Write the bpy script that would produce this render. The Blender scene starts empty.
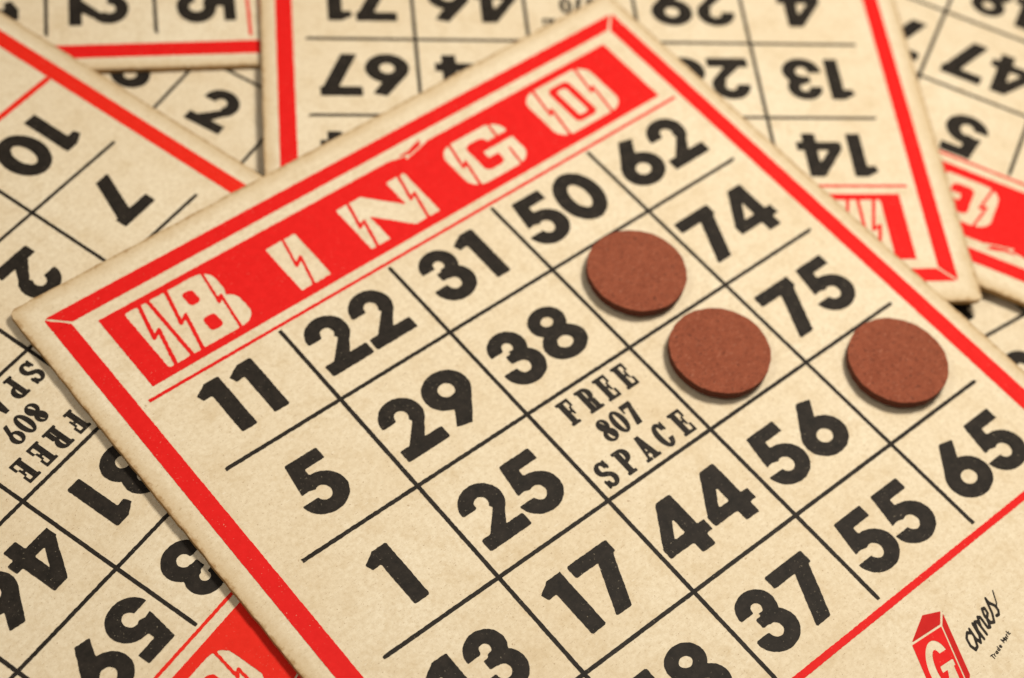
import bpy, bmesh, math, random
import numpy as np
from mathutils import Matrix, Vector
random.seed(4)
S=0.8782
sc=bpy.context.scene
col=sc.collection

# ---------------------------------------------------------------- materials
def mat(name):
    m=bpy.data.materials.new(name); m.use_nodes=True
    nt=m.node_tree; nt.nodes.clear()
    o=nt.nodes.new("ShaderNodeOutputMaterial"); b=nt.nodes.new("ShaderNodeBsdfPrincipled")
    nt.links.new(b.outputs[0],o.inputs[0])
    return m,nt,b
def nd(nt,t,**k):
    n=nt.nodes.new(t)
    for a,v in k.items():
        if a in n.inputs: n.inputs[a].default_value=v
        else: setattr(n,a,v)
    return n
def ramp(nt,src,p0,c0,p1,c1):
    r=nt.nodes.new("ShaderNodeValToRGB"); e=r.color_ramp.elements
    e[0].position=p0; e[0].color=(*c0,1)
    e[1].position=p1; e[1].color=(*c1,1)
    nt.links.new(src,r.inputs[0]); return r.outputs[0]
def g3_(v): return (v,v,v)
def noise(nt,vec,scale,detail=2,rough=.5):
    n=nt.nodes.new("ShaderNodeTexNoise"); n.inputs["Scale"].default_value=scale
    n.inputs["Detail"].default_value=detail; n.inputs["Roughness"].default_value=rough
    nt.links.new(vec,n.inputs["Vector"]); return n.outputs[0]
def mix(nt,fac,a,b,blend='MIX'):
    m=nt.nodes.new("ShaderNodeMix"); m.data_type='RGBA'; m.blend_type=blend
    for sock,v in ((m.inputs[0],fac),(m.inputs[6],a),(m.inputs[7],b)):
        if isinstance(v,(int,float)): sock.default_value=v
        elif isinstance(v,tuple): sock.default_value=(*v,1)
        else: nt.links.new(v,sock)
    return m.outputs[2]
def math_(nt,op,a,b=None):
    m=nt.nodes.new("ShaderNodeMath"); m.operation=op
    for i,v in enumerate((a,b)):
        if v is None: continue
        if isinstance(v,(int,float)): m.inputs[i].default_value=v
        else: nt.links.new(v,m.inputs[i])
    return m.outputs[0]

XL,XR,YT,YB=-0.475,5.33,1.25*S,-6.15*S
def stretched(nt,v,rot,scale):
    mp=nt.nodes.new("ShaderNodeMapping"); mp.inputs[2].default_value=(0,0,rot); mp.inputs[3].default_value=scale
    nt.links.new(v,mp.inputs[0]); return mp.outputs[0]
def paper_color(nt,vec,seed):
    mp=nt.nodes.new("ShaderNodeMapping"); mp.inputs[1].default_value=(seed*3.1,seed*1.7,0)
    nt.links.new(vec,mp.inputs[0]); v=mp.outputs[0]
    big=ramp(nt,noise(nt,v,.8,4,.6),.3,(.725,.597,.410),.7,(.79,.685,.505))
    c=mix(nt,ramp(nt,noise(nt,v,26,5,.7),.38,g3_(0),.70,g3_(.65)),big,(.58,.455,.29))
    c=mix(nt,ramp(nt,noise(nt,v,5,6,.75),.48,g3_(0),.8,g3_(.8)),c,(.57,.43,.25))
    # short fibres lying in two directions
    c=mix(nt,ramp(nt,noise(nt,stretched(nt,v,.5,(18,95,1)),1,2,.6),.63,g3_(0),.72,g3_(.5)),c,(.40,.285,.165))
    c=mix(nt,ramp(nt,noise(nt,stretched(nt,v,2.0,(16,90,1)),1,2,.6),.65,g3_(0),.73,g3_(.45)),c,(.86,.79,.64))
    c=mix(nt,ramp(nt,noise(nt,v,62,2,.6),.65,g3_(0),.73,g3_(.75)),c,(.33,.22,.125))
    c=mix(nt,ramp(nt,noise(nt,v,17,3,.6),.71,g3_(0),.745,g3_(.6)),c,(.32,.19,.09))
    return c,v
def make_paper(seed):
    m,nt,b=mat("aged_card_paper"); tc=nt.nodes.new("ShaderNodeTexCoord"); vec=tc.outputs["Object"]
    c,v=paper_color(nt,vec,seed)
    sp=nt.nodes.new("ShaderNodeSeparateXYZ"); nt.links.new(vec,sp.inputs[0])
    x,y,z=sp.outputs
    d=math_(nt,'MINIMUM',math_(nt,'SUBTRACT',x,XL),math_(nt,'SUBTRACT',XR,x))
    d=math_(nt,'MINIMUM',d,math_(nt,'MINIMUM',math_(nt,'SUBTRACT',YT,y),math_(nt,'SUBTRACT',y,YB)))
    d1=math_(nt,'ADD',d,math_(nt,'MULTIPLY',math_(nt,'SUBTRACT',noise(nt,v,5,5,.7),.5),.22))
    c=mix(nt,ramp(nt,d1,.0,g3_(.65),.12,g3_(0)),c,(.49,.33,.155))
    d2=math_(nt,'ADD',d,math_(nt,'MULTIPLY',math_(nt,'SUBTRACT',noise(nt,v,16,5,.75),.5),.12))
    c=mix(nt,ramp(nt,d2,.0,g3_(.8),.026,g3_(0)),c,(.33,.19,.075))
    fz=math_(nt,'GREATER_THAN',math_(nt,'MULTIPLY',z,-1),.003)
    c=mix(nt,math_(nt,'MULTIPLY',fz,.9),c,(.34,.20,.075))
    nt.links.new(c,b.inputs["Base Color"])
    b.inputs["Roughness"].default_value=.85; b.inputs["Specular IOR Level"].default_value=.1
    bp=nd(nt,"ShaderNodeBump",Strength=.22,Distance=.01); nt.links.new(noise(nt,v,60,4,.7),bp.inputs["Height"])
    nt.links.new(bp.outputs[0],b.inputs["Normal"])
    return m
def make_ink(name,colr,colr2,seed,wear,amt):
    m,nt,b=mat(name); tc=nt.nodes.new("ShaderNodeTexCoord")
    c,v=paper_color(nt,tc.outputs["Object"],seed)
    base=mix(nt,ramp(nt,noise(nt,v,14,5,.7),.35,g3_(0),.7,g3_(1)),colr,colr2)
    w=ramp(nt,noise(nt,v,55,3,.65),wear,g3_(0),wear+.09,g3_(amt))
    w2=ramp(nt,noise(nt,v,3,3,.6),.38,g3_(.1),.66,g3_(1))
    c=mix(nt,mix(nt,1.0,w,w2,'MULTIPLY'),base,c)
    nt.links.new(c,b.inputs["Base Color"])
    b.inputs["Roughness"].default_value=.6; b.inputs["Specular IOR Level"].default_value=.1
    return m

# ---------------------------------------------------------------- flat print builder (contour of implicit shapes)
def jit(X,Y):
    return .0018*(np.sin(71*X+3*np.sin(23*Y))*np.sin(67*Y+2*np.sin(31*X))+.7*np.sin(173*X+5*Y)*np.sin(151*Y+40*X))
class Print:
    def __init__(s): s.v=[]; s.f=[]
    def emit(s,fn,x0,x1,y0,y1,h,z,rough=True):
        nx=max(2,int(math.ceil((x1-x0)/h)))+1; ny=max(2,int(math.ceil((y1-y0)/h)))+1
        xs=np.linspace(x0,x1,nx); ys=np.linspace(y0,y1,ny)
        X,Y=np.meshgrid(xs,ys); F=fn(X,Y)
        if rough: F=F+jit(X,Y)
        F[0,:]=np.minimum(F[0,:],-1e-5);F[-1,:]=np.minimum(F[-1,:],-1e-5);F[:,0]=np.minimum(F[:,0],-1e-5);F[:,-1]=np.minimum(F[:,-1],-1e-5)
        pos=F>0
        cnt=pos[:-1,:-1].astype(int)+pos[1:,:-1]+pos[:-1,1:]+pos[1:,1:]
        def add(pts):
            n=len(s.v); s.v+= [(*p,z) for p in pts]; s.f.append(list(range(n,n+len(pts))))
        for j in range(ny-1):
            r=cnt[j]
            if not r.any(): continue
            nz=np.nonzero(r)[0]; k=0
            while k<len(nz):
                i=nz[k]
                if r[i]==4:
                    k2=k
                    while k2+1<len(nz) and nz[k2+1]==nz[k2]+1 and r[nz[k2+1]]==4: k2+=1
                    i2=nz[k2]
                    add([(xs[i],ys[j]),(xs[i2+1],ys[j]),(xs[i2+1],ys[j+1]),(xs[i],ys[j+1])]); k=k2+1; continue
                cs=[(xs[i],ys[j],F[j,i]),(xs[i+1],ys[j],F[j,i+1]),(xs[i+1],ys[j+1],F[j+1,i+1]),(xs[i],ys[j+1],F[j+1,i])]
                pts=[]
                for a in range(4):
                    p=cs[a];q=cs[(a+1)%4]
                    if p[2]>0: pts.append((p[0],p[1]))
                    if (p[2]>0)!=(q[2]>0):
                        t=p[2]/(p[2]-q[2]); pts.append((p[0]+t*(q[0]-p[0]),p[1]+t*(q[1]-p[1])))
                if len(pts)>=3: add(pts)
                k+=1
    def obj(s,name,m,parent):
        me=bpy.data.meshes.new(name); me.from_pydata(s.v,[],s.f); me.materials.append(m); me.update()
        o=bpy.data.objects.new(name,me); col.objects.link(o); o.parent=parent; return o
mx=np.maximum; mn=np.minimum
def U(*a):
    r=a[0]
    for b in a[1:]: r=mx(r,b)
    return r
def I_(*a):
    r=a[0]
    for b in a[1:]: r=mn(r,b)
    return r
def box(X,Y,x0,x1,y0,y1): return I_(X-x0,x1-X,Y-y0,y1-Y)
def ell(X,Y,cx,cy,rx,ry): return (1-np.sqrt(((X-cx)/rx)**2+((Y-cy)/ry)**2))*min(rx,ry)
def ring(X,Y,cx,cy,rx,ry,ix,iy): return mn(ell(X,Y,cx,cy,rx,ry),-ell(X,Y,cx,cy,ix,iy))
def poly(X,Y,*P):
    a=sum(P[i][0]*P[(i+1)%len(P)][1]-P[(i+1)%len(P)][0]*P[i][1] for i in range(len(P)))
    if a<0: P=P[::-1]
    r=None
    for i in range(len(P)):
        (x0,y0),(x1,y1)=P[i],P[(i+1)%len(P)]; L=math.hypot(x1-x0,y1-y0)
        d=((x1-x0)*(Y-y0)-(y1-y0)*(X-x0))/L
        r=d if r is None else mn(r,d)
    return r
def seg(X,Y,a,b,t):
    dx,dy=b[0]-a[0],b[1]-a[1]; L2=dx*dx+dy*dy
    k=np.clip(((X-a[0])*dx+(Y-a[1])*dy)/L2,0,1)
    return t/2-np.hypot(X-a[0]-k*dx,Y-a[1]-k*dy)
def stroke(X,Y,P,t): return U(*[seg(X,Y,P[i],P[i+1],t) for i in range(len(P)-1)])
def rbox(X,Y,x0,x1,y0,y1,r):
    cx,cy=(x0+x1)/2,(y0+y1)/2; qx=np.abs(X-cx)-(x1-x0)/2+r; qy=np.abs(Y-cy)-(y1-y0)/2+r
    return r-(np.hypot(mx(qx,0),mx(qy,0))+mn(mx(qx,qy),0))

# heavy geometric digits, unit height
def g0(X,Y): return ring(X,Y,.38,.5,.38,.51,.145,.28)
def g1(X,Y): return U(box(X,Y,.18,.42,0,1),poly(X,Y,(.42,1),(.2,1),(.0,.88),(.06,.70),(.22,.78),(.42,.8)))
def g2(X,Y):
    top=ring(X,Y,.36,.68,.335,.33,.11,.12)
    top=mn(top,mx(Y-.66,mn(X-.36,(Y-.66)+1.1*(X-.36)+.0)))
    return U(top,poly(X,Y,(.67,.57),(.47,.55),(.02,.06),(.02,.0),(.27,.0),(.42,.2)),box(X,Y,.0,.72,0,.21))
def g3(X,Y):
    t=mn(ring(X,Y,.32,.72,.305,.29,.09,.095),mx(X-.3,Y-.70)); b=mn(ring(X,Y,.32,.315,.345,.325,.115,.12),mx(X-.3,.34-Y))
    return U(t,b,box(X,Y,.2,.42,.445,.595))
def g4(X,Y): 
    o=U(poly(X,Y,(.40,1),(.66,1),(.66,.2),(.0,.2),(.0,.36)),box(X,Y,.43,.66,0,1),box(X,Y,.0,.78,.2,.385))
    return mn(o,-poly(X,Y,(.44,.385),(.44,.71),(.22,.385)))
def g5(X,Y):
    b=mn(ring(X,Y,.33,.33,.36,.34,.12,.135),mx(X-.26,mx(.3-Y,poly(X,Y,(.1,.5),(.33,.42),(.33,.8),(.1,.8)))))
    return U(b,box(X,Y,.14,.66,.80,1),poly(X,Y,(.14,1),(.34,1),(.30,.5),(.06,.46)))
def g6(X,Y): return U(ring(X,Y,.37,.335,.37,.345,.135,.13),mn(poly(X,Y,(.40,1.0),(.66,.93),(.36,.5),(.13,.12),(.01,.40),(.06,.52)),-ell(X,Y,.37,.335,.135,.13)))
def g7(X,Y): return U(box(X,Y,.0,.70,.79,1),poly(X,Y,(.44,.9),(.70,.98),(.70,.90),(.33,0),(.07,0)))
def g8(X,Y): return U(ring(X,Y,.36,.735,.30,.275,.11,.095),ring(X,Y,.36,.29,.36,.30,.135,.115))
def g9(X,Y): return g6(.74-X,1-Y)
DG=dict(zip("0123456789",[g0,g1,g2,g3,g4,g5,g6,g7,g8,g9]))
DW=dict(zip("0123456789",[.76,.48,.72,.67,.78,.69,.74,.70,.72,.74]))
HD=.475; XS=1.06
def number(pr,txt,cx,cy,z):
    gap=.070; W=sum(DW[c] for c in txt)+gap*(len(txt)-1); x=-W/2
    for c in txt:
        ox=cx+x*HD*XS; oy=cy-HD/2; g=DG[c]
        pr.emit(lambda X,Y:g((X-ox)/(HD*XS),(Y-oy)/HD)*HD+.003,ox-.04,ox+(DW[c]+.03)*HD*XS+.02,oy-.03,oy+HD+.03,.0125,z)
        x+=DW[c]+gap
# slab letters (unit height, ~.64 wide)
def sF(X,Y): return U(box(X,Y,.08,.34,0,1),box(X,Y,0,.44,0,.11),box(X,Y,0,.64,.89,1),box(X,Y,.53,.64,.66,1),box(X,Y,.3,.5,.46,.56),box(X,Y,.43,.52,.35,.68))
def sE(X,Y): return U(sF(X,Y),box(X,Y,0,.64,0,.11),box(X,Y,.53,.64,0,.34))
def sP(X,Y): return U(box(X,Y,.08,.34,0,1),box(X,Y,0,.44,0,.11),box(X,Y,0,.4,.89,1),mn(ring(X,Y,.34,.715,.34,.285,.09,.18),X-.3),box(X,Y,.25,.4,.43,.535))
def sR(X,Y): return U(sP(X,Y),box(X,Y,.38,.61,.03,.46),box(X,Y,.38,.72,0,.11))
def sS(X,Y): return U(mn(ring(X,Y,.32,.73,.33,.28,.10,.17),mx(.31-X,Y-.72)),mn(ring(X,Y,.32,.28,.33,.29,.10,.17),mx(X-.31,.28-Y)),poly(X,Y,(.05,.70),(.22,.46),(.6,.30),(.42,.58)),box(X,Y,.53,.62,.66,1),box(X,Y,0,.09,0,.34))
def sA(X,Y): return U(poly(X,Y,(.26,1),(.42,1),(.18,.05),(.08,.05)),poly(X,Y,(.24,1),(.46,1),(.66,.05),(.40,.05)),box(X,Y,.16,.5,.26,.36),box(X,Y,-.03,.27,0,.11),box(X,Y,.32,.73,0,.11))
def sC(X,Y): return U(mn(ring(X,Y,.33,.5,.34,.51,.09,.39),mx(.42-X,np.abs(Y-.5)-.18)),box(X,Y,.55,.64,.64,.98))
SL=dict(F=sF,R=sR,E=sE,S=sS,P=sP,A=sA,C=sC)
def text(pr,txt,cx,cy,h,adv,z,table,xs=1.0):
    n=len(txt)
    for i,c in enumerate(txt):
        g=table[c]; ox=cx+(i-(n-1)/2)*adv-.32*h*xs; oy=cy-h/2
        pr.emit(lambda X,Y:g((X-ox)/(h*xs),(Y-oy)/h)*h+.0012,ox-.02,ox+.80*h*xs,oy-.02,oy+h+.02,.0062,z,rough=False)
# high contrast numerals for the card serial
def t8(X,Y): return U(ring(X,Y,.34,.74,.31,.27,.11,.19),ring(X,Y,.34,.27,.36,.29,.13,.20),poly(X,Y,(.06,.90),(.34,.88),(.66,.18),(.38,.14)))
def t0(X,Y): return ring(X,Y,.34,.5,.37,.51,.10,.42)
def t7(X,Y): return U(box(X,Y,0,.66,.80,1),box(X,Y,0,.09,.64,1),poly(X,Y,(.44,.95),(.66,.95),(.44,0),(.10,0)))
def t9(X,Y): return U(ring(X,Y,.34,.7,.36,.31,.11,.22),poly(X,Y,(.68,.72),(.44,.6),(.14,0),(.38,0)))
TN={'8':t8,'0':t0,'7':t7,'9':t9}

# art-deco lightning letters in unit square
def zz(X,Y,x,t=.04,a=.045): return stroke(X,Y,[(x+a*1.2,1.06),(x-a,.47),(x+a,.56),(x-a*1.2,-.06)],t)
def hB(X,Y):
    o=U(rbox(X,Y,0,.24,0,1,.03),rbox(X,Y,.28,1,.0,.545,.18),rbox(X,Y,.28,.94,.455,1,.18),box(X,Y,.28,.6,0,1))
    cut=U(rbox(X,Y,.56,.70,.15,.38,.05),rbox(X,Y,.56,.68,.62,.85,.05),zz(X,Y,.12),zz(X,Y,.42),zz(X,Y,.84,.03,.03))
    return mn(o,-cut)
def hI(X,Y): return mn(rbox(X,Y,.0,1,0,1,.05),-stroke(X,Y,[(.62,1.06),(.38,.45),(.66,.56),(.38,-.06)],.075))
def hN(X,Y):
    o=U(box(X,Y,0,.27,0,1),box(X,Y,.73,1,0,1),poly(X,Y,(.0,1),(.36,1),(1,.0),(.64,0)))
    return mn(o,-U(zz(X,Y,.13),zz(X,Y,.87)))
def hG(X,Y):
    o=rbox(X,Y,0,1,0,1,.25)
    cut=U(rbox(X,Y,.34,.66,.18,.82,.1),box(X,Y,.5,1.1,.55,.70),zz(X,Y,.16),zz(X,Y,.83,.035,.03))
    return U(mn(o,-cut),box(X,Y,.5,.92,.40,.55))
def hO(X,Y):
    o=rbox(X,Y,0,1,0,1,.22)
    cut=U(mn(rbox(X,Y,.34,.66,.12,.88,.08),-rbox(X,Y,.43,.57,.22,.78,.05)),zz(X,Y,.17,.035,.035),zz(X,Y,.83,.035,.035))
    return mn(o,-cut)
# letter, centre x, width, height, bottom offset
HL=[(hB,.56,.76,.57,.065),(hI,1.48,.27,.46,.075),(hN,2.33,.66,.45,.085),(hG,3.31,.60,.47,.09),(hO,4.26,.68,.53,.09)]

FREE=None
def card(pose,ztop,nums,serial,label,seed,red=(.66,.009,.007),logo=False,scale=1.0,dy=0.0,group="loose bingo cards"):
    px,py,th=pose
    e=bpy.data.objects.new("bingo_card",None); col.objects.link(e); e.empty_display_size=.2
    e.matrix_world=Matrix.Translation((px,-py,ztop))@Matrix.Rotation(-th,4,'Z')@Matrix.Diagonal((scale,scale,1,1))
    e["label"]=label; e["category"]="bingo card"; e["group"]=group
    r=.07; pts=[]
    cs=[(XR-r,YT-r,0),(XL+r,YT-r,90),(XL+r,YB+r,180),(XR-r,YB+r,270)]
    for cx,cy,a0 in cs:
        for k in range(9):
            a=math.radians(a0+k*90/8); pts.append((cx+r*math.cos(a),cy+r*math.sin(a)))
    out=[]
    for i in range(len(pts)):
        p=Vector(pts[i]);q=Vector(pts[(i+1)%len(pts)]);n=max(1,int((q-p).length/.06))
        for k in range(n): out.append(p.lerp(q,k/n))
    rnd=random.Random(seed)
    rings=[(.005,0.0),(.001,-.002),(0,-.005),(.001,-.040),(.003,-.046)]
    v=[];f=[];N=len(out); jt=[rnd.uniform(-1,1)*.0035 for _ in out]
    nrm=[]
    for i in range(N):
        t=(out[(i+1)%N]-out[i-1]).normalized(); nrm.append(Vector((t.y,-t.x)))
    for ins,z in rings:
        for i,p in enumerate(out):
            q=p-nrm[i]*(ins+jt[i]); v.append((q.x,q.y,z))
    for k in range(len(rings)-1):
        for i in range(N):
            j=(i+1)%N; f.append([k*N+i,(k+1)*N+i,(k+1)*N+j,k*N+j])
    f.append(list(range(N))); f.append([ (len(rings)-1)*N+i for i in range(N)][::-1])
    me=bpy.data.meshes.new("board"); me.from_pydata(v,[],f); me.update(); me.materials.append(make_paper(seed))
    o=bpy.data.objects.new("board",me); col.objects.link(o); o.parent=e
    blk=make_ink("black_printing_ink",(.014,.011,.008),(.030,.023,.017),seed,.65,.5)
    rd=make_ink("red_printing_ink",red,tuple(c*1.1+.003 for c in red),seed,.65,.6)
    Z=.0022
    g=Print()
    for i in range(1,5): g.emit(lambda X,Y:box(X,Y,i-.016,i+.016,-4.93*S,-.17*S),i-.03,i+.03,-4.95*S,-.15*S,.02,Z)
    for j in range(1,5): g.emit(lambda X,Y:box(X,Y,.02,4.95,-j*S-.015,-j*S+.015),0,4.97,-j*S-.03,-j*S+.03,.02,Z+.0012)
    g.obj("grid_print",blk,e)
    n=Print()
    for c in range(5):
        for r_ in range(5):
            tx=nums[c][r_]
            if tx: number(n,tx,c+.5-.04,-(r_+.52+dy)*S,Z+.0012)
    n.obj("number_print",blk,e)
    fr=Print()
    text(fr,"FREE",2.53,-2.19*S,.212,.178,Z,SL,.84)
    text(fr,serial,2.50,-2.50*S,.195,.122,Z,TN,.78)
    text(fr,"SPACE",2.50,-2.81*S,.212,.183,Z,SL,.84)
    fr.obj("free_space_print",blk,e)
    b=Print()
    oy=1.02*S; iy=.87*S; by=-5.93*S
    ct=lambda X,Y:U(seg(X,Y,(-.34,oy+.03),(-.14,iy-.02),.018),seg(X,Y,(5.22,oy+.03),(5.03,iy-.02),.018))
    b.emit(lambda X,Y:mn(box(X,Y,-.31,5.2,iy,oy),-ct(X,Y)),-.33,5.22,iy-.01,oy+.02,.014,Z)
    b.emit(lambda X,Y:mn(box(X,Y,-.31,-.165,by,iy+.001),-ct(X,Y)),-.33,-.15,by-.02,iy+.0005,.014,Z)
    b.emit(lambda X,Y:mn(box(X,Y,5.055,5.2,by,iy+.001),-ct(X,Y)),5.04,5.22,by-.02,iy+.0005,.014,Z)
    b.emit(lambda X,Y:box(X,Y,-.165,5.055,-5.04*S,-4.98*S),-.166,5.056,-5.06*S,-4.97*S,.0125,Z)
    b.emit(lambda X,Y:box(X,Y,-.09,5.0,-.145*S,-.115*S),-.1,5.01,-.17*S,-.09*S,.0125,Z)
    b.obj("border_print",rd,e)
    h=Print()
    y0,y1=-.03*S,.76*S
    def head(X,Y):
        f=box(X,Y,0.0,4.9,y0,y1)
        f=U(f,poly(X,Y,(2.76,y1-.03),(2.90,y1-.03),(2.98,y1+.045),(2.88,y1+.02)))
        f=mn(f,-stroke(X,Y,[(2.60,y1+.01),(2.80,y1-.03),(2.77,y1-.055),(2.99,y1-.005)],.014))
        for fn,cx,w,lh,yo in HL:
            k=fn((X-cx+w/2)/w,(Y-y0-yo)/lh)*min(w,lh); f=mn(f,-k)
        return f
    h.emit(head,-.02,4.92,y0-.02,y1+.08,.009,Z)
    h.obj("header_print",rd,e)
    if logo:
        P0=np.array([2.737,-5.844*S]); UV=np.array([[.27,.193],[-.03*S,.425]]); IV=np.linalg.inv(UV)
        def uv(X,Y): return IV[0,0]*(X-P0[0])+IV[0,1]*(Y-P0[1]),IV[1,0]*(X-P0[0])+IV[1,1]*(Y-P0[1])
        def face(X,Y):
            u,v=uv(X,Y)
            G=mn(ring(u,v,.52,.5,.37,.40,.15,.26),mx(.55-u,np.abs(v-.55)-.12))
            G=U(G,box(u,v,.50,.93,.40,.50),box(u,v,.73,.88,.12,.45))
            return mn(box(u,v,0,1,0,1),-G)*.3
        L=Print(); L.emit(face,2.65,3.35,-5.95*S,-5.30*S,.0062,Z,rough=False); L.obj("logo_print",rd,e)
        def side(X,Y):
            u,v=uv(X,Y)
            return U(poly(u,v,(1.04,.02),(1.04,1.0),(1.20,1.16),(1.20,.16)),poly(u,v,(.02,1.035),(1.0,1.035),(1.16,1.20),(.62,1.30)))*.3
        dk=make_ink("deep_red_printing_ink",(.50,.008,.006),(.56,.012,.008),seed,.65,.5)
        L=Print(); L.emit(side,2.65,3.55,-5.95*S,-5.15*S,.0062,Z,rough=False); L.obj("logo_side_print",dk,e)
        M=Print(); k=.116; sx0,sy0=3.24,-5.71*S; ca,sa=math.cos(math.radians(15)),math.sin(math.radians(15))
        PS=[[(.72,.80),(.5,1),(.2,.85),(.08,.45),(.2,.08),(.45,.1),(.70,.5)],[(.80,1.0),(.72,.4),(.82,.05),(1.05,.3)],
            [(1.10,.4),(1.24,1.0),(1.19,.0)],[(1.20,.5),(1.44,.95),(1.60,.85),(1.56,0)],[(1.58,.5),(1.84,.95),(1.99,.82),(1.93,.15),(2.10,.05),(2.30,.45)],
            [(2.30,.45),(2.62,.58),(2.68,.88),(2.48,.98),(2.30,.65),(2.34,.15),(2.57,.0),(2.87,.35)],
            [(2.87,.35),(3.20,1.12),(3.18,.85),(3.40,.45),(3.38,.15),(3.20,.0),(3.00,.08)],[(3.40,.30),(3.62,.45),(4.0,1.0)]]
        def script(X,Y):
            dx,dy=(X-sx0)/k,(Y-sy0)/k; y=(-sa*dx+ca*dy); x=(ca*dx+sa*dy)-.40*y
            f=None
            for i,q in enumerate(PS):
                s_=stroke(x,y,q,.10 if i==7 else .175); f=s_ if f is None else mx(f,s_)
            return f*k
        M.emit(script,sx0-.1,sx0+.75,sy0-.1,sy0+.45,.0062,Z,rough=False)
        def lt(ch):
            D=dict(T=[[(0,1),(.7,1)],[(.35,1),(.35,0)]],r=[[(0,.6),(0,0)],[(0,.4),(.3,.6)]],a=[[(.5,.6),(.5,0)],[(.5,.5),(.1,.5),(.0,.2),(.2,0),(.5,.15)]],
              d=[[(.5,1),(.5,0)],[(.5,.5),(.1,.5),(.0,.2),(.2,0),(.5,.15)]],e=[[(0,.3),(.5,.3),(.4,.6),(.1,.55),(0,.25),(.2,0),(.5,.08)]],M=[[(0,0),(0,1),(.4,.3),(.8,1),(.8,0)]],k=[[(0,1),(0,0)],[(.4,.6),(0,.3),(.45,0)]])
            return D.get(ch)
        x=3.31
        for ch in "Trade Mark":
            d=lt(ch); hh=.030; yy=-5.83*S+(x-3.32)*.25
            if d:
                ox3=x
                M.emit(lambda X,Y:U(*[stroke((X-ox3)/hh,(Y-yy)/hh,q,.24) for q in d])*hh,x-.012,x+.05,yy-.012,yy+hh+.012,.003,Z,rough=False)
            x+=(.028 if ch in"Mad " or ch=='T' else .021)
        M.obj("logo_script_print",blk,e)
    return e

MAIN=[["11","5","1","13","9"],["22","29","25","17","18"],["31","38",FREE,"44","37"],["50",None,None,"56","55"],["62","74","75",None,"65"]]
card((0,0,0),0.0,MAIN,"807","cream bingo card with red border lying on top of the pile",1,logo=True)
CA=[["3","12","8","7","10"],["19","22","30","2","24"],["43","31",FREE,"35","40"],["59","46","51","48","60"],["70","66","61","72","75"]]
card((1.946,1.079,2.869),-.070,CA,"809","cream bingo card turned upside down under the top card",2,red=(.70,.018,.007),scale=.932)
CC=[["14","13","4","9","2"],["21","26","29","18","30"],["38","42",FREE,"33","41"],["58","54","46","49","52"],["64","67","71","62","73"]]
card((5.90,1.89,3.745),-.122,CC,"870","upside-down bingo card with red border, tucked under the top card",3,scale=.957)
CD=[["12","6","15","1","7"],["17","28","23","20","25"],["36","42",FREE,"34","39"],["5","47","48","57","50"],["65","74","68","61","63"]]
card((8.11,5.0,4.25),-.185,CD,"879","tilted upside-down bingo card under the corner of another card",4,dy=-.08)
CE=[["5","8","11","14","3"],["16","27","19","22","30"],["32","37",FREE,"43","40"],["53","48","59","56","51"],["65","72","61","70","74"]]
card((5.332,-6.719,2.117),-.185,CE,"890","sideways bingo card showing its red side border",5)
CF=[["4","15","6","13","9"],["18","2","25","29","21"],["33","41",FREE,"38","45"],["47","50","58","60","49"],["62","66","73","75","68"]]
card((2.60,-3.68,1.2),-.242,CF,"808","diagonally tilted bingo card at the bottom of the pile",6,scale=.89)
CH=[["1","4","10","7","12"],["20","17","24","28","30"],["31","44",FREE,"36","39"],["46","54","57","60","52"],["64","61","67","71","73"]]
card((5.2,1.4,.10),-.30,CH,"897","bingo card at the bottom of the pile, mostly covered",7)

# ---------------------------------------------------------------- markers
def disc_mat():
    m,nt,b=mat("red_brown_fibre"); tc=nt.nodes.new("ShaderNodeTexCoord"); oi=nt.nodes.new("ShaderNodeObjectInfo")
    va=nt.nodes.new("ShaderNodeVectorMath"); va.operation='ADD'
    cb=nt.nodes.new("ShaderNodeCombineXYZ"); nt.links.new(math_(nt,'MULTIPLY',oi.outputs["Random"],40),cb.inputs[0])
    nt.links.new(tc.outputs["Object"],va.inputs[0]); nt.links.new(cb.outputs[0],va.inputs[1]); v=va.outputs[0]
    c=ramp(nt,noise(nt,v,16,6,.8),.33,(.225,.056,.027),.68,(.325,.090,.045))
    c=mix(nt,ramp(nt,noise(nt,stretched(nt,v,.6,(24,95,60)),1,3,.6),.55,g3_(0),.68,g3_(.6)),c,(.13,.034,.018))
    c=mix(nt,ramp(nt,noise(nt,stretched(nt,v,1.9,(20,90,60)),1,3,.6),.59,g3_(0),.70,g3_(.55)),c,(.48,.20,.12))
    c=mix(nt,ramp(nt,noise(nt,v,42,1,.5),.66,g3_(0),.71,g3_(.8)),c,(.07,.020,.013))
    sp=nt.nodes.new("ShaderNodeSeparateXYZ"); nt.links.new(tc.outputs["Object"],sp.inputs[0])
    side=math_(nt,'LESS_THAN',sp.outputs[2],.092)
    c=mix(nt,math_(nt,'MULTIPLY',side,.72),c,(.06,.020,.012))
    nt.links.new(c,b.inputs["Base Color"]); b.inputs["Roughness"].default_value=.8; b.inputs["Specular IOR Level"].default_value=.14
    bp=nd(nt,"ShaderNodeBump",Strength=.8,Distance=.015); nt.links.new(noise(nt,v,45,5,.75),bp.inputs["Height"]); nt.links.new(bp.outputs[0],b.inputs["Normal"])
    return m
dm=disc_mat()
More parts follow.
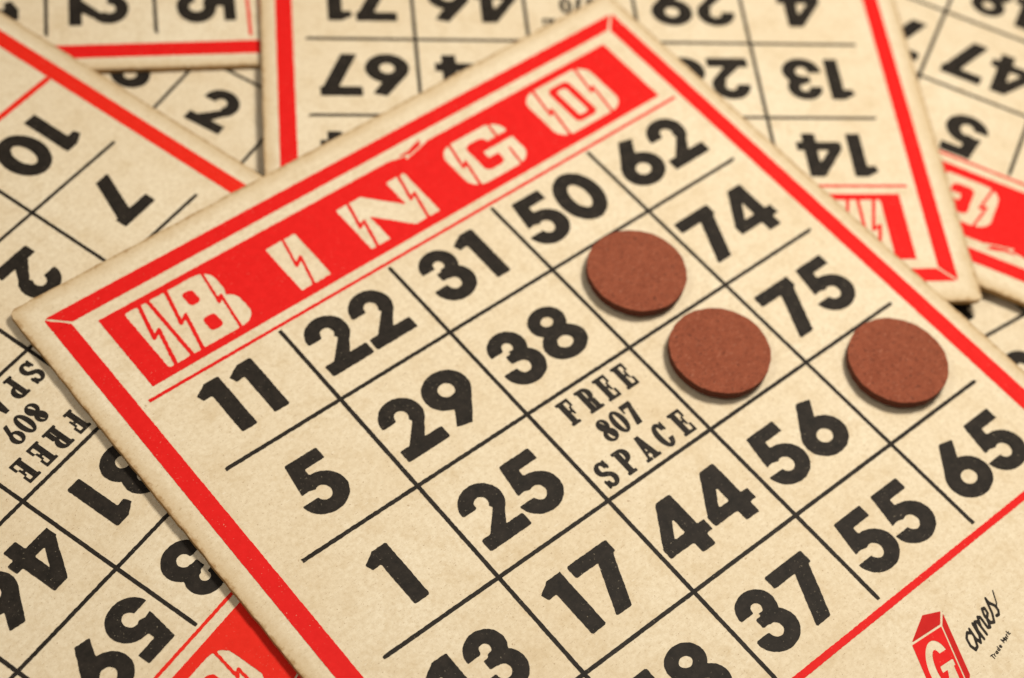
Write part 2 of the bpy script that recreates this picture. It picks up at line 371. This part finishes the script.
def disc_mesh(seed):
    rnd=random.Random(seed); n=200; R=.383; H=.098
    prof=[(R-.050,0),(R-.016,.012),(R-.002,.026),(R,H-.006),(R-.0015,H-.0015),(R-.004,H),(R-.03,H+.0005)]
    ph=[rnd.uniform(0,6.28) for _ in range(4)]
    bm=bmesh.new(); rg=[]
    for r,z in prof:
        row=[]
        for i in range(n):
            a=2*math.pi*i/n; w=.0018*math.sin(3*a+ph[0])+.0014*math.sin(9*a+ph[1])+.0012*math.sin(23*a+ph[2])+rnd.uniform(-1,1)*.0008
            row.append(bm.verts.new(((r+w)*math.cos(a),(r+w)*math.sin(a),z)))
        rg.append(row)
    for k in range(len(rg)-1):
        for i in range(n): 
            f=bm.faces.new((rg[k][i],rg[k][(i+1)%n],rg[k+1][(i+1)%n],rg[k+1][i])); f.smooth=(k in(0,1))
    bm.faces.new(rg[-1]); bm.faces.new(rg[0][::-1])
    me=bpy.data.meshes.new("marker_disc"); bm.to_mesh(me); bm.free(); me.materials.append(dm); return me
for i,(x,y,lab) in enumerate([(3.468,1.481,"red-brown fibre bingo marker covering a number square"),(3.478,2.514,"red-brown fibre bingo marker beside the free space"),(4.521,3.487,"red-brown fibre bingo marker near the card's red border")]):
    o=bpy.data.objects.new("marker_disc",disc_mesh(i+3)); col.objects.link(o)
    o.location=(x,-y*S,.007); o.rotation_euler=(.002,.008,0)
    o["label"]=lab; o["category"]="bingo marker"; o["group"]="round bingo markers on the card"

# table
me=bpy.data.meshes.new("table_surface"); me.from_pydata([(-25,-25,-.36),(30,-25,-.36),(30,30,-.36),(-25,30,-.36)],[],[[0,1,2,3]])
m,nt,b=mat("table_wood"); tc=nt.nodes.new("ShaderNodeTexCoord")
nt.links.new(ramp(nt,noise(nt,tc.outputs["Object"],3,5,.6),.3,(.16,.09,.045),.7,(.26,.16,.085)),b.inputs["Base Color"]); b.inputs["Roughness"].default_value=.6
me.materials.append(m); o=bpy.data.objects.new("table_surface",me); col.objects.link(o); o["kind"]="structure"

# ---------------------------------------------------------------- light
w=bpy.data.worlds.new("World"); sc.world=w; w.use_nodes=True
bg=w.node_tree.nodes["Background"]; bg.inputs[0].default_value=(1.0,.94,.85,1); bg.inputs[1].default_value=.20
def area(loc,tgt,size,energy,c):
    l=bpy.data.lights.new("softbox",'AREA'); l.size=size; l.energy=energy; l.color=c
    o=bpy.data.objects.new("softbox",l); col.objects.link(o); o.location=loc
    o.rotation_euler=(Vector(tgt)-Vector(loc)).to_track_quat('-Z','Y').to_euler()
area((8.6,-1.0,13.5),(2.2,-3.0,0),3.4,2450,(1,.94,.84))
area((-5,1,12),(1.5,-3.0,0),3.0,330,(1,.945,.85))

# ---------------------------------------------------------------- camera
def rot(wv):
    th=np.linalg.norm(wv);k=wv/th
    K=np.array([[0,-k[2],k[1]],[k[2],0,-k[0]],[-k[1],k[0],0]])
    return np.eye(3)+np.sin(th)*K+(1-np.cos(th))*K@K
R=rot(np.array([-0.5466,-0.322,-0.6411])); t=np.array([-2.535,0.316,12.878])
D=np.diag([1,-1,-1.]); Rb=(D@R@D).T; loc=D@(-R.T@t)
cam=bpy.data.cameras.new("camera"); co=bpy.data.objects.new("camera",cam); col.objects.link(co)
mw=Matrix([[*Rb[i],loc[i]] for i in range(3)]+[[0,0,0,1]]); co.matrix_world=mw
cam.sensor_width=36; cam.lens=1834.7/1024*36; cam.clip_end=200; cam.clip_start=.1
cam.dof.use_dof=True; cam.dof.focus_distance=12.2; cam.dof.aperture_fstop=.31
sc.camera=co
sc.view_settings.view_transform='Standard'; sc.view_settings.look='None'; sc.view_settings.exposure=0
